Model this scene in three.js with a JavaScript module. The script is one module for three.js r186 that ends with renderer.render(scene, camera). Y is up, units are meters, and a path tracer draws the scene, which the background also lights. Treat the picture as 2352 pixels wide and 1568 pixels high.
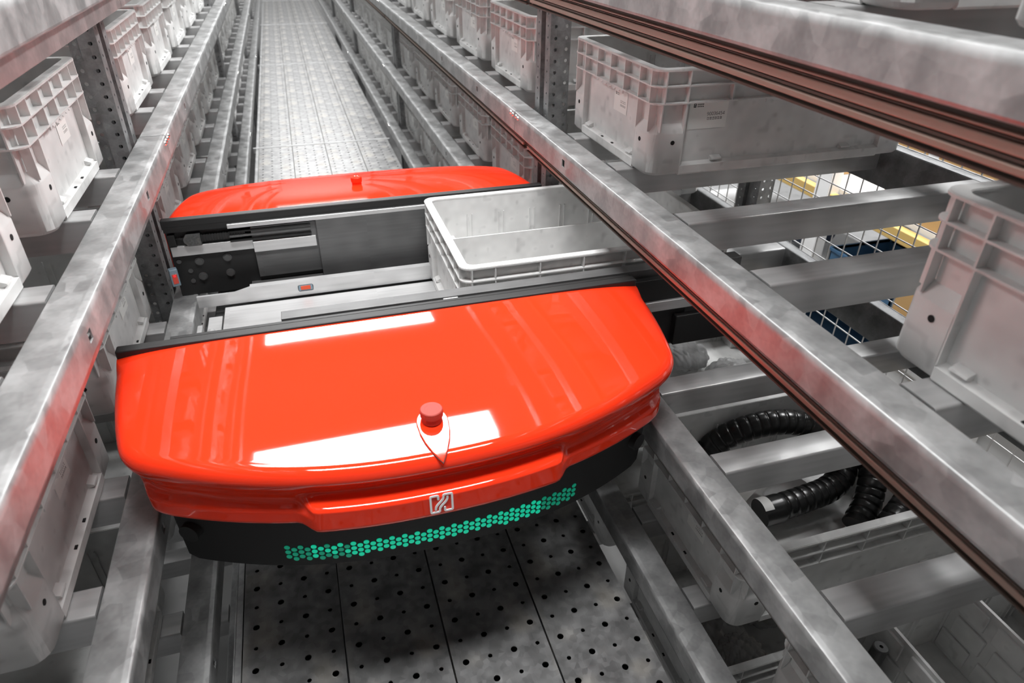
import * as THREE from 'three';
import { mergeGeometries, mergeVertices, toCreasedNormals } from 'three/addons/utils/BufferGeometryUtils.js';
import { RoundedBoxGeometry } from 'three/addons/geometries/RoundedBoxGeometry.js';
import { RectAreaLightUniformsLib } from 'three/addons/lights/RectAreaLightUniformsLib.js';

// ------------------------------------------------------------------ camera, light, exposure
// U: the survey unit (height of the lens above the second rail level) in metres; survey coordinates have the lens at 0,0,0
const U = 0.43, FLOOR = 2.8, MID = 0.269;
const mx = (x) => U * (x - MID), my = (y) => U * (y + FLOOR), mz = (z) => U * z;
const scene = new THREE.Scene();
scene.background = new THREE.Color(0x000000);
const camera = new THREE.PerspectiveCamera(53.22, 1.5, 0.05, 60);
camera.position.set(mx(0), my(0), mz(0));
{
  const yaw = 0.29961, pitch = 0.56388, roll = 0.00883;
  camera.rotation.order = 'YXZ';
  camera.rotation.set(-pitch, -yaw, roll);
}
camera.focus = 1.28;
camera.userData.fStop = 5.6;
camera.updateMatrixWorld(true); camera.updateProjectionMatrix();

const renderer = new THREE.WebGLRenderer({ antialias: true });
renderer.toneMapping = THREE.LinearToneMapping;
renderer.toneMappingExposure = 0.95;
renderer.shadowMap.enabled = true;
RectAreaLightUniformsLib.init();

// ceiling lamps: [x, z, width across, length along, intensity] in metres
const LAMP_Y = 3.75;
const LAMPS = [
  [0.05, -2.35, 1.55, 0.50, 44], [0.05, -5.6, 1.55, 0.50, 60], [0.05, -8.85, 1.55, 0.50, 60], [0.05, -12.1, 1.55, 0.50, 60],
  [0.05, -0.10, 1.55, 0.50, 62],
  [2.6, -1.9, 0.50, 1.55, 80], [2.6, -4.6, 0.50, 1.55, 80], [-2.8, -3.6, 0.50, 1.55, 36],
];

// ------------------------------------------------------------------ helpers
let seed = 20240607;
const rnd = () => { seed = (seed + 0x6D2B79F5) | 0; let t = Math.imul(seed ^ (seed >>> 15), 1 | seed); t = (t + Math.imul(t ^ (t >>> 7), 61 | t)) ^ t; return ((t ^ (t >>> 14)) >>> 0) / 4294967296; };
const used = new Map();
function numbered(name) { const n = used.get(name) ?? 0; used.set(name, n + 1); return n ? `${name}_${String(n).padStart(3, '0')}` : name; }
function shade(o) { o.traverse((m) => { if (m.isMesh) { m.castShadow = true; m.receiveShadow = true; } }); return o; }
function tag(o, label, category, group, kind) { o.userData = {}; if (label) o.userData.label = label; if (category) o.userData.category = category; if (group) o.userData.group = group; if (kind) o.userData.kind = kind; return o; }
function thing(name, label, category, pos = [0, 0, 0], group) { const o = new THREE.Group(); o.name = numbered(name); o.position.set(...pos); scene.add(o); return tag(o, label, category, group); }
function part(name, geo, mat, parent, label) { const m = new THREE.Mesh(geo, mat); m.name = name; parent.add(m); if (label) m.userData.label = label; m.castShadow = m.receiveShadow = true; return m; }
function copyOf(proto, name, label, pos, group) { const c = proto.clone(); c.name = numbered(name); c.userData = { ...proto.userData, label }; if (group) c.userData.group = group; c.position.set(...pos); scene.add(c); return c; }
const place = (g, x = 0, y = 0, z = 0, rx = 0, ry = 0, rz = 0) => { if (rx) g.rotateX(rx); if (ry) g.rotateY(ry); if (rz) g.rotateZ(rz); g.translate(x, y, z); return g; };
// uv in metres from the dominant face direction
function boxUV(geo, s = 1) {
  const g = geo.index ? geo.toNonIndexed() : geo; const p = g.attributes.position, n = g.attributes.normal; const uv = new Float32Array(p.count * 2);
  for (let i = 0; i < p.count; i++) {
    const ax = Math.abs(n.getX(i)), ay = Math.abs(n.getY(i)), az = Math.abs(n.getZ(i)); let a, b;
    if (ay >= ax && ay >= az) { a = p.getX(i); b = p.getZ(i); } else if (ax >= az) { a = p.getZ(i); b = p.getY(i); } else { a = p.getX(i); b = p.getY(i); }
    uv[2 * i] = a * s; uv[2 * i + 1] = b * s;
  }
  g.setAttribute('uv', new THREE.BufferAttribute(uv, 2)); return g;
}
const plain = (g) => { const q = g.index ? g.toNonIndexed() : g; for (const k of Object.keys(q.attributes)) if (!['position', 'normal', 'uv'].includes(k)) q.deleteAttribute(k); q.morphAttributes = {}; return q; };
const join = (list, s = 1) => boxUV(mergeGeometries(list.map(plain)), s);
const box = (x0, x1, y0, y1, z0, z1) => place(new THREE.BoxGeometry(x1 - x0, y1 - y0, z1 - z0), (x0 + x1) / 2, (y0 + y1) / 2, (z0 + z1) / 2);
const rbox = (x0, x1, y0, y1, z0, z1, r = 0.002, n = 2) => place(new RoundedBoxGeometry(x1 - x0, y1 - y0, z1 - z0, n, r), (x0 + x1) / 2, (y0 + y1) / 2, (z0 + z1) / 2);
const cyl = (r, h, n = 16, r2 = r) => new THREE.CylinderGeometry(r2, r, h, n);
// polyline with rounded corners (points [u, v, radius])
function rounded(pts, seg = 4, closed = false) {
  const out = [], n = pts.length;
  for (let i = 0; i < n; i++) {
    const [x, y, r = 0] = pts[i];
    if (!r || (!closed && (i === 0 || i === n - 1))) { out.push([x, y]); continue; }
    const a = pts[(i + n - 1) % n], b = pts[(i + 1) % n];
    const da = [a[0] - x, a[1] - y], db = [b[0] - x, b[1] - y]; const la = Math.hypot(...da), lb = Math.hypot(...db);
    const ua = [da[0] / la, da[1] / la], ub = [db[0] / lb, db[1] / lb];
    const ang = Math.acos(Math.max(-1, Math.min(1, ua[0] * ub[0] + ua[1] * ub[1]))); const t = Math.min(r / Math.tan(ang / 2), la * 0.49, lb * 0.49); const rr = t * Math.tan(ang / 2);
    const bi = [ua[0] + ub[0], ua[1] + ub[1]]; const lbi = Math.hypot(...bi); const h = rr / Math.sin(ang / 2); const c = [x + bi[0] / lbi * h, y + bi[1] / lbi * h];
    const p0 = [x + ua[0] * t, y + ua[1] * t], p1 = [x + ub[0] * t, y + ub[1] * t];
    let a0 = Math.atan2(p0[1] - c[1], p0[0] - c[0]), a1 = Math.atan2(p1[1] - c[1], p1[0] - c[0]); let d = a1 - a0; while (d > Math.PI) d -= 2 * Math.PI; while (d < -Math.PI) d += 2 * Math.PI;
    for (let k = 0; k <= seg; k++) out.push([c[0] + rr * Math.cos(a0 + d * k / seg), c[1] + rr * Math.sin(a0 + d * k / seg)]);
  }
  return out;
}
// a sheet of thickness t bent along an open polyline -> closed THREE.Shape
function sheetShape(pts, t, seg = 4) {
  const p = rounded(pts, seg), L = [], n = p.length;
  for (let i = 0; i < n; i++) { const a = p[Math.max(0, i - 1)], b = p[Math.min(n - 1, i + 1)]; const d = [b[0] - a[0], b[1] - a[1]], l = Math.hypot(...d) || 1; L.push([p[i][0] - d[1] / l * t, p[i][1] + d[0] / l * t]); }
  return new THREE.Shape([...p, ...L.reverse()].map((q) => new THREE.Vector2(q[0], q[1])));
}
const poly = (pts) => new THREE.Shape(pts.map((q) => new THREE.Vector2(q[0], q[1])));
const extrude = (shape, depth, opt = {}) => new THREE.ExtrudeGeometry(shape, { depth, bevelEnabled: false, curveSegments: 8, ...opt });
function rrect(w, h, r, n = 4) { return rounded([[w, -h, r], [w, h, r], [-w, h, r], [-w, -h, r]], n, true); }
// ring of a rounded rectangle extruded upwards: outer half sizes (a,b), inner (c,d)
function ringPlate(a, b, ra, c, d, rc, y0, y1, n = 4) { const s = poly(rrect(a, b, ra, n)); s.holes.push(new THREE.Path(rrect(c, d, rc, n).map((q) => new THREE.Vector2(...q)))); return place(extrude(s, y1 - y0), 0, 0, 0, -Math.PI / 2).translate(0, y0, 0); }
// loft through rings of [x,y,z] points, capped
function loft(rings, capA = true, capB = true) {
  const n = rings[0].length, pos = [], idx = [];
  rings.forEach((r) => r.forEach((q) => pos.push(...q)));
  for (let j = 0; j < rings.length - 1; j++) for (let i = 0; i < n; i++) { const a = j * n + i, b = j * n + (i + 1) % n, c = a + n, d = b + n; idx.push(a, b, d, a, d, c); }
  const cap = (r, flip) => { const base = pos.length / 3; let cx = 0, cy = 0, cz = 0; r.forEach((q) => { cx += q[0]; cy += q[1]; cz += q[2]; pos.push(...q); }); pos.push(cx / n, cy / n, cz / n); for (let i = 0; i < n; i++) { const a = base + i, b = base + (i + 1) % n; flip ? idx.push(b, a, base + n) : idx.push(a, b, base + n); } };
  if (capA) cap(rings[0], true); if (capB) cap(rings[rings.length - 1], false);
  const g = new THREE.BufferGeometry(); g.setAttribute('position', new THREE.Float32BufferAttribute(pos, 3)); g.setAttribute('uv', new THREE.Float32BufferAttribute(new Float32Array(pos.length / 3 * 2), 2)); g.setIndex(idx); g.computeVertexNormals(); return g;
}
const creased = (g, a = 0.6) => toCreasedNormals(g, a);

// ------------------------------------------------------------------ textures and materials
function noiseTex(size, fn, srgb = false) {
  const d = new Uint8Array(size * size * 4);
  for (let y = 0; y < size; y++) for (let x = 0; x < size; x++) { const v = fn(x / size, y / size, x, y); const o = (y * size + x) * 4; const c = Array.isArray(v) ? v : [v, v, v]; d[o] = c[0] * 255; d[o + 1] = c[1] * 255; d[o + 2] = c[2] * 255; d[o + 3] = 255; }
  const t = new THREE.DataTexture(d, size, size); t.wrapS = t.wrapT = THREE.RepeatWrapping; t.magFilter = THREE.LinearFilter; t.minFilter = THREE.LinearMipmapLinearFilter; t.generateMipmaps = true; if (srgb) t.colorSpace = THREE.SRGBColorSpace; t.needsUpdate = true; return t;
}
function valueNoise(cells) { const g = Array.from({ length: cells * cells }, rnd); const s = (t) => t * t * (3 - 2 * t); return (u, v) => { const x = ((u * cells) % cells + cells) % cells, y = ((v * cells) % cells + cells) % cells; const i = Math.floor(x), j = Math.floor(y), fx = s(x - i), fy = s(y - j); const G = (a, b) => g[((b + cells) % cells) * cells + (a + cells) % cells]; return (G(i, j) * (1 - fx) + G(i + 1, j) * fx) * (1 - fy) + (G(i, j + 1) * (1 - fx) + G(i + 1, j + 1) * fx) * fy; }; }
function spangle(cells) { const pts = []; for (let j = 0; j < cells; j++) for (let i = 0; i < cells; i++) pts.push([i + rnd(), j + rnd(), rnd()]); return (u, v) => { const x = u * cells, y = v * cells, i = Math.floor(x), j = Math.floor(y); let best = 9, val = 0; for (let b = -1; b <= 1; b++) for (let a = -1; a <= 1; a++) { const q = pts[((j + b + cells) % cells) * cells + (i + a + cells) % cells]; const qx = q[0] - ((i + a + cells) % cells) + i + a, qy = q[1] - ((j + b + cells) % cells) + j + b; const d = (qx - x) ** 2 + (qy - y) ** 2; if (d < best) { best = d; val = q[2]; } } return val; }; }
const n8 = valueNoise(8), n24 = valueNoise(24), n96 = valueNoise(96), n200 = valueNoise(200), sp = spangle(18), sp2 = spangle(40), streakN = valueNoise(64);
const clamp01 = (v) => Math.max(0, Math.min(1, v));
// galvanised sheet: zinc flowers, soft cloudy stains; colour and roughness vary together
const zincC = noiseTex(512, (u, v) => clamp01(0.80 + 0.10 * (sp(u, v) - 0.5) + 0.16 * (n8(u, v) - 0.5) + 0.10 * (n24(u, v) - 0.5) + 0.05 * (n96(u, v) - 0.5)), true);
const zincR = noiseTex(512, (u, v) => clamp01(0.70 + 0.18 * (sp(u, v) - 0.5) + 0.16 * (n8(u, v) - 0.5) + 0.16 * (n24(u, v) - 0.5)));
const plankC = noiseTex(512, (u, v) => { const w = clamp01((n8(u, v) - 0.55) * 3) * 0.10; const s = clamp01((n200(u * 1, v * 0.12) - 0.80) * 3) * 0.05; return [clamp01(0.74 + 0.08 * (sp2(u, v) - 0.5) + 0.16 * (n24(u, v) - 0.5) + s + w), clamp01(0.74 + 0.08 * (sp2(u, v) - 0.5) + 0.16 * (n24(u, v) - 0.5) + s + w * 0.85), clamp01(0.74 + 0.08 * (sp2(u, v) - 0.5) + 0.16 * (n24(u, v) - 0.5) + s + w * 0.6)]; }, true);
const plankR = noiseTex(512, (u, v) => clamp01(0.62 + 0.12 * (sp2(u, v) - 0.5) + 0.3 * (n8(u, v) - 0.5)));
const brushC = noiseTex(256, (u, v) => clamp01(0.90 + 0.06 * (streakN(u * 0.06, v) - 0.5) + 0.10 * (n8(u, v) - 0.5)), true);
const plasticC = noiseTex(256, (u, v) => clamp01(0.93 + 0.07 * (n8(u, v) - 0.5) + 0.05 * (n24(u, v) - 0.5) - 0.10 * clamp01((n24(v, u) - 0.8) * 4)), true);
const rep = (t, s) => { const c = t.clone(); c.repeat.set(s, s); c.needsUpdate = true; return c; };
const lin = (r, g = r, b = r) => new THREE.Color().setRGB(r, g, b);
const M = {
  zinc: new THREE.MeshStandardMaterial({ name: 'galvanised_steel', color: lin(0.62, 0.625, 0.625), metalness: 0.5, roughness: 0.70, map: rep(zincC, 2.2), roughnessMap: rep(zincR, 2.2) }),
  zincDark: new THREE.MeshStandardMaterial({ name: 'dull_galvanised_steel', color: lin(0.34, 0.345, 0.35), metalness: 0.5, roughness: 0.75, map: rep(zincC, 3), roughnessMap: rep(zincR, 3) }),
  beam: new THREE.MeshStandardMaterial({ name: 'brushed_zinc', color: lin(0.60), metalness: 0.5, roughness: 0.55, map: rep(brushC, 3), roughnessMap: rep(zincR, 2) }),
  post: new THREE.MeshStandardMaterial({ name: 'upright_steel', color: lin(0.46, 0.465, 0.47), metalness: 0.5, roughness: 0.62, map: rep(zincC, 4), roughnessMap: rep(zincR, 4) }),
  plank: new THREE.MeshStandardMaterial({ name: 'walkway_steel', color: lin(0.50), metalness: 0.6, roughness: 0.66, map: rep(plankC, 2.4), roughnessMap: rep(plankR, 2.4) }),
  tote: new THREE.MeshStandardMaterial({ name: 'grey_plastic', color: lin(0.84, 0.84, 0.83), roughness: 0.45, map: rep(plasticC, 3) }),
  red: new THREE.MeshPhysicalMaterial({ name: 'glossy_red_shell', color: lin(0.92, 0.040, 0.010), roughness: 1, specularIntensity: 0, clearcoat: 1, clearcoatRoughness: 0.04 }),
  redKnob: new THREE.MeshStandardMaterial({ name: 'matte_red_plastic', color: lin(0.42, 0.045, 0.03), roughness: 0.55 }),
  black: new THREE.MeshStandardMaterial({ name: 'black_plastic', color: lin(0.014), roughness: 0.5 }),
  skirt: new THREE.MeshStandardMaterial({ name: 'matte_black_panel', color: lin(0.011), roughness: 0.65 }),
  anod: new THREE.MeshStandardMaterial({ name: 'black_anodised', color: lin(0.035), metalness: 0.6, roughness: 0.45 }),
  slide: new THREE.MeshStandardMaterial({ name: 'dark_slide_plate', color: lin(0.17), metalness: 0.5, roughness: 0.5, map: rep(brushC, 4) }),
  alu: new THREE.MeshStandardMaterial({ name: 'brushed_aluminium', color: lin(0.84), metalness: 0.6, roughness: 0.36, map: rep(brushC, 3) }),
  chrome: new THREE.MeshStandardMaterial({ name: 'bright_rivet', color: lin(0.85), metalness: 1, roughness: 0.15 }),
  bolt: new THREE.MeshStandardMaterial({ name: 'black_bolt', color: lin(0.10), metalness: 0.5, roughness: 0.4 }),
  copper: new THREE.MeshStandardMaterial({ name: 'copper_conductor', color: lin(0.46, 0.35, 0.29), metalness: 0.35, roughness: 0.45 }),
  insul: new THREE.MeshStandardMaterial({ name: 'brown_insulator', color: lin(0.10, 0.075, 0.06), roughness: 0.6 }),
  hole: new THREE.MeshStandardMaterial({ name: 'dark_hole', color: lin(0.012), roughness: 0.9 }),
  white: new THREE.MeshStandardMaterial({ name: 'white_paint', color: lin(0.9), roughness: 0.4 }),
  green: new THREE.MeshStandardMaterial({ name: 'green_indicator', color: lin(0.0, 0.25, 0.16), roughness: 0.4, emissive: lin(0.0, 0.42, 0.24), emissiveIntensity: 1 }),
  greenDim: new THREE.MeshStandardMaterial({ name: 'dim_green_indicator', color: lin(0.0, 0.12, 0.08), roughness: 0.4, emissive: lin(0.0, 0.16, 0.09), emissiveIntensity: 1 }),
  sensorBody: new THREE.MeshStandardMaterial({ name: 'blue_grey_sensor', color: lin(0.22, 0.30, 0.36), roughness: 0.4 }),
  sensorRed: new THREE.MeshStandardMaterial({ name: 'red_sensor_lens', color: lin(0.25, 0.03, 0.02), roughness: 0.2, emissive: lin(0.5, 0.05, 0.03), emissiveIntensity: 0.5 }),
  hose: new THREE.MeshPhysicalMaterial({ name: 'black_rubber_hose', color: lin(0.012), roughness: 0.28 }),
  film: new THREE.MeshPhysicalMaterial({ name: 'clear_wrap', color: lin(0.75), roughness: 0.22, transmission: 0.55, thickness: 0, ior: 1.45 }),
  paper: new THREE.MeshStandardMaterial({ name: 'white_paper', color: lin(0.72), roughness: 0.7 }),
  card: new THREE.MeshStandardMaterial({ name: 'cardboard', color: lin(0.50, 0.31, 0.13), roughness: 0.85 }),
  yellow: new THREE.MeshStandardMaterial({ name: 'yellow_board', color: lin(0.62, 0.42, 0.14), roughness: 0.7 }),
  blue: new THREE.MeshStandardMaterial({ name: 'blue_plastic', color: lin(0.05, 0.13, 0.24), roughness: 0.5 }),
  navy: new THREE.MeshStandardMaterial({ name: 'dark_blue_cloth', color: lin(0.02, 0.035, 0.07), roughness: 0.8 }),
  wire: new THREE.MeshStandardMaterial({ name: 'white_wire', color: lin(0.62), roughness: 0.4, metalness: 0.3 }),
  wall: new THREE.MeshStandardMaterial({ name: 'hall_wall', color: lin(0.36), roughness: 0.9 }),
  ground: new THREE.MeshStandardMaterial({ name: 'concrete', color: lin(0.30), roughness: 0.8, map: rep(plasticC, 1) }),
  lampGlow: new THREE.MeshStandardMaterial({ name: 'lamp_diffuser', color: lin(0.9), roughness: 0.6, emissive: lin(1, 1, 1), emissiveIntensity: 2 }),
  lampBody: new THREE.MeshStandardMaterial({ name: 'lamp_housing', color: lin(0.7), roughness: 0.5 }),
};
function labelTexture(number) {
  const c = document.createElement('canvas'); c.width = 512; c.height = 340; const g = c.getContext('2d');
  g.fillStyle = '#efefec'; g.fillRect(0, 0, 512, 340); g.fillStyle = '#0c0c0c';
  g.fillRect(52, 44, 34, 44); g.fillStyle = '#efefec'; g.fillRect(60, 52, 18, 8); g.fillRect(60, 70, 18, 5); g.fillStyle = '#0c0c0c';
  for (let i = 0; i < 4; i++) { g.fillRect(100 + i * 22, 46, 4, 22); g.fillRect(100 + i * 22, 48, 17, 4); g.fillRect(100 + i * 22, 58, 17, 4); g.fillRect(112 + i * 22, 46, 4, 22); g.fillRect(100 + i * 22, 76, 18, 9); }
  if (number) { g.font = '54px sans-serif'; g.fillText(number, 240, 190); }
  g.globalAlpha = 0.85;
  for (let i = 0; i < 6; i++) { const x = 252 + i * 34; g.fillRect(x, 214, 26, 4); g.fillRect(x + 4 * (i % 3), 206, 4, 34); g.fillRect(x + 18, 210, 4, 30); g.fillRect(x, 236, 26, 4); if (i % 2) g.fillRect(x, 225, 26, 3); if (!number) { g.fillRect(x, 150, 24, 5); g.fillRect(x + 6, 150, 5, 36); g.fillRect(x, 180, 24, 5); } }
  const t = new THREE.CanvasTexture(c); t.colorSpace = THREE.SRGBColorSpace; t.anisotropy = 8; return t;
}
M.label = new THREE.MeshStandardMaterial({ name: 'printed_label', color: 0xffffff, roughness: 0.5, map: labelTexture('') });
M.labelNo = new THREE.MeshStandardMaterial({ name: 'printed_number_label', color: 0xffffff, roughness: 0.5, map: labelTexture('90036454') });

// ------------------------------------------------------------------ the hall (out of frame it closes the room)
const GROUND = -0.95, CEIL = 4.3, HX0 = -5.2, HX1 = 6.6, HZ0 = -13.5, HZ1 = 4.6;
function structure(name, geo, mat) { const m = new THREE.Mesh(boxUV(plain(geo)), mat); m.name = name; m.userData.kind = 'structure'; m.receiveShadow = m.castShadow = true; scene.add(m); return m; }
structure('ground', box(HX0 - 0.2, HX1 + 0.2, GROUND - 0.2, GROUND, HZ0 - 0.2, HZ1 + 0.2), M.ground);
structure('ceiling', box(HX0 - 0.2, HX1 + 0.2, CEIL, CEIL + 0.2, HZ0 - 0.2, HZ1 + 0.2), M.wall);
structure('wall_left', box(HX0 - 0.2, HX0, GROUND, CEIL, HZ0, HZ1), M.wall);
structure('wall_right', box(HX1, HX1 + 0.2, GROUND, CEIL, HZ0, HZ1), M.wall);
structure('wall_back', box(HX0 - 0.2, HX1 + 0.2, GROUND, CEIL, HZ0 - 0.2, HZ0), M.wall);
structure('wall_front', box(HX0 - 0.2, HX1 + 0.2, GROUND, CEIL, HZ1, HZ1 + 0.2), M.wall);
LAMPS.forEach(([x, z, w, l, power], i) => {
  const t = thing('ceiling_lamp', ['flat white lamp panel above the shuttle', 'flat white lamp panel above the middle of the aisle', 'flat white lamp panel above the far aisle', 'flat white lamp panel at the aisle end', 'flat white lamp panel over the near end of the aisle', 'lamp panel above the nearer shelving behind the mesh', 'lamp panel above the farther shelving behind the mesh', 'lamp panel left of the racks'][i], 'lamp', [x, LAMP_Y, z], 'ceiling lamps');
  part('housing', join([rbox(-w / 2 - 0.02, w / 2 + 0.02, 0, 0.05, -l / 2 - 0.02, l / 2 + 0.02, 0.006), box(-w * 0.4 - 0.004, -w * 0.4 + 0.004, 0.05, CEIL - LAMP_Y, -0.004, 0.004), box(w * 0.4 - 0.004, w * 0.4 + 0.004, 0.05, CEIL - LAMP_Y, -0.004, 0.004)]), M.lampBody, t);
  part('diffuser', box(-w / 2, w / 2, -0.008, 0, -l / 2, l / 2), M.lampGlow, t);
  const a = new THREE.RectAreaLight(0xffffff, power, w, l); a.name = 'lamp_light'; a.position.set(x, LAMP_Y - 0.012, z); a.lookAt(x, LAMP_Y - 5, z); scene.add(a);
});

// ------------------------------------------------------------------ what the frame can see
const frustum = new THREE.Frustum().setFromProjectionMatrix(new THREE.Matrix4().multiplyMatrices(new THREE.PerspectiveCamera(62, 1.62, 0.02, 30).projectionMatrix, camera.matrixWorldInverse));
{ const wide = new THREE.PerspectiveCamera(60, 1.6, 0.02, 40); wide.updateProjectionMatrix(); frustum.setFromProjectionMatrix(new THREE.Matrix4().multiplyMatrices(wide.projectionMatrix, camera.matrixWorldInverse)); }
const seen = (x0, x1, y0, y1, z0, z1) => frustum.intersectsBox(new THREE.Box3(new THREE.Vector3(Math.min(x0, x1), y0, z0), new THREE.Vector3(Math.max(x0, x1), y1, z1)));

// ------------------------------------------------------------------ walkway of perforated planks
const BAY = 6.15, SEAM0 = -3.83, BAYL = U * BAY;
const PLW = 0.4425 * U, PITCH = 0.1105 * U;
{
  const floor = new THREE.Group(); floor.name = 'floor'; floor.userData.kind = 'structure'; scene.add(floor);
  const w = PLW - 0.0035, len = BAYL - 0.012;
  function plankGeo(detail) {
    const s = poly([[-w / 2, 0], [w / 2, 0], [w / 2, len], [-w / 2, len]]);
    const rows = Math.floor(len / PITCH);
    for (let r = 0; r < rows; r++) for (let c = 0; c < 4; c++) {
      const big = (r + c) % 2 === 0, rad = (big ? 0.0295 : 0.0195) * U / 2; const h = new THREE.Path(); h.absarc(-w / 2 + PLW * (0.125 + 0.25 * c), (r + 0.62) * PITCH, rad, 0, Math.PI * 2, true);
      const pts = []; for (let k = 0; k < detail; k++) { const a = -k / detail * Math.PI * 2; pts.push(new THREE.Vector2(-w / 2 + PLW * (0.125 + 0.25 * c) + rad * Math.cos(a), (r + 0.62) * PITCH + rad * Math.sin(a))); }
      s.holes.push(new THREE.Path(pts));
    }
    const top = extrude(s, 0.002); top.rotateX(Math.PI / 2); // shape y -> +z, thickness downwards
    const sides = [box(-w / 2, -w / 2 + 0.0025, -0.045, -0.0021, 0, len), box(w / 2 - 0.0025, w / 2, -0.045, -0.0021, 0, len), box(-w / 2, w / 2, -0.045, -0.0021, 0, 0.003), box(-w / 2, w / 2, -0.045, -0.0021, len - 0.003, len), box(-w / 2, w / 2, -0.047, -0.045, 0, len)];
    return boxUV(mergeGeometries([top, ...sides].map(plain)));
  }
  const near = plankGeo(14), far = plankGeo(6);
  for (let b = -1; b < 4; b++) for (let i = 0; i < 4; i++) {
    const p = part(numbered('plank'), b < 0 ? near : far, M.plank, floor);
    p.position.set(mx(-0.60 + 0.4425 * (i + 0.5)), 0, mz(SEAM0 - BAY * (b + 1)) + 0.006); if (b >= 0) p.position.y = 0;
  }
  // edge angles beside the planks and the joint bars that carry them
  const edge = join([box(0, 0.014, -0.03, 0.0, 0, BAYL - 0.004), box(0, 0.0025, -0.05, 0.004, 0, BAYL - 0.004)]);
  const bar = join([rbox(mx(-0.675), mx(1.205), -0.028, 0.003, -0.009, 0.009, 0.002)]);
  for (let b = -1; b < 4; b++) {
    const e = part(numbered('edge_angle'), edge, M.zinc, floor); e.position.set(mx(-0.60) - 0.0145, 0, mz(SEAM0 - BAY * (b + 1)) + 0.002);
    const j = part(numbered('joint_bar'), bar, M.zinc, floor); j.position.set(0, 0.0, mz(SEAM0 - BAY * b) - BAYL);
    for (const s of [-0.5, 0.45, 1.1]) part('bearer', box(mx(s) - 0.02, mx(s) + 0.02, GROUND, -0.046, mz(SEAM0 - BAY * b) - BAYL - 0.02, mz(SEAM0 - BAY * b) - BAYL + 0.02), M.post, floor);
  }
}

// ------------------------------------------------------------------ racks: rails, uprights, beams
const XL = -0.6805, XR = 1.2184;                 // inner faces of the rails
const LEVELS = [-0.2, -1.0, -1.806, -2.612, -3.418, 0.606];
const shelf = ['top shelf', 'second shelf', 'third shelf', 'fourth shelf', 'shelf below the walkway', 'shelf above the frame'];
const side = { L: 'left rack', R: 'right rack' };
const nth = ['first', 'second', 'third', 'fourth', 'fifth', 'sixth'];
const gapTop = 0.127 * U, faceH = 0.118 * U;
function railGeos(sgn, len, holesAt) {
  // u grows away from the aisle, v upwards; flipped for the left side
  const F = (pts) => pts.map(([u, v, r]) => [sgn * u, v, r]);
  const sheet = (pts, t = 0.0025) => { const g = extrude(sheetShape(F(pts), sgn * t, 5), len); return g; };
  const top = sheet([[gapTop, -0.012, 0], [gapTop, 0, 0.003], [0.012, 0, 0.004], [0.009, 0.0012, 0.003], [0, 0.0012, 0.0075], [0, -0.012, 0]]);
  const lower = sgn < 0 ? sheet([[0, -faceH + 0.004, 0], [0, -faceH, 0.003], [0.018, -faceH - 0.004, 0.003], [0.018, -0.086, 0.003], [0.034, -0.086, 0]]) : sheet([[0, -faceH + 0.004, 0], [0, -faceH, 0.003], [0.047, -faceH - 0.005, 0.003], [0.047, -0.104, 0]]);
  const s = poly([[0, -0.012], [len, -0.012], [len, -faceH + 0.004], [0, -faceH + 0.004]]);
  for (const q of holesAt) { const z = U * q, y = -0.0255, h = 0.0078; s.holes.push(new THREE.Path([[z - h, y - h], [z - h, y + h], [z + h, y + h], [z + h, y - h]].map((q) => new THREE.Vector2(...q)))); }
  const face = extrude(s, 0.0025); face.rotateY(-Math.PI / 2); // shape x -> +z, depth -> -x
  face.translate(sgn > 0 ? 0.0025 : 0, 0, 0);
  return join([creased(top, 0.9), creased(lower, 0.9), face]);
}
const RAIL_LEN = BAYL - 0.0025;
const farHoles = [0, 1, 2, 3].map((k) => BAY - 0.90 - 1.187 * k);
const railGeo = { L: railGeos(-1, RAIL_LEN, farHoles), R: railGeos(1, RAIL_LEN, farHoles) }, railGeoNear = { L: railGeos(-1, RAIL_LEN, [0.75, 1.95, 3.15]), R: railGeos(1, RAIL_LEN, [0.816]) };
const rivetGeo = new THREE.SphereGeometry(0.0052, 12, 8);
const BL = RAIL_LEN - 0.02;
const busGeo = join([box(0.041, 0.0465, -0.101, -0.060, 0, BL), box(0.035, 0.0465, -0.0865, -0.0835, 0, BL), box(0.036, 0.0465, -0.0705, -0.0690, 0, BL), box(0.033, 0.0465, -0.103, -0.100, 0, BL)]);
const stripGeo = join([rbox(0.0345, 0.041, -0.0825, -0.0720, 0, BL - 0.01, 0.002)]);
const stripGeo2 = join([rbox(0.0355, 0.041, -0.0680, -0.0655, 0, BL - 0.01, 0.0008)]);
const stripGeo3 = join([rbox(0.0335, 0.041, -0.0965, -0.0885, 0, BL - 0.01, 0.002)]);
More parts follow.
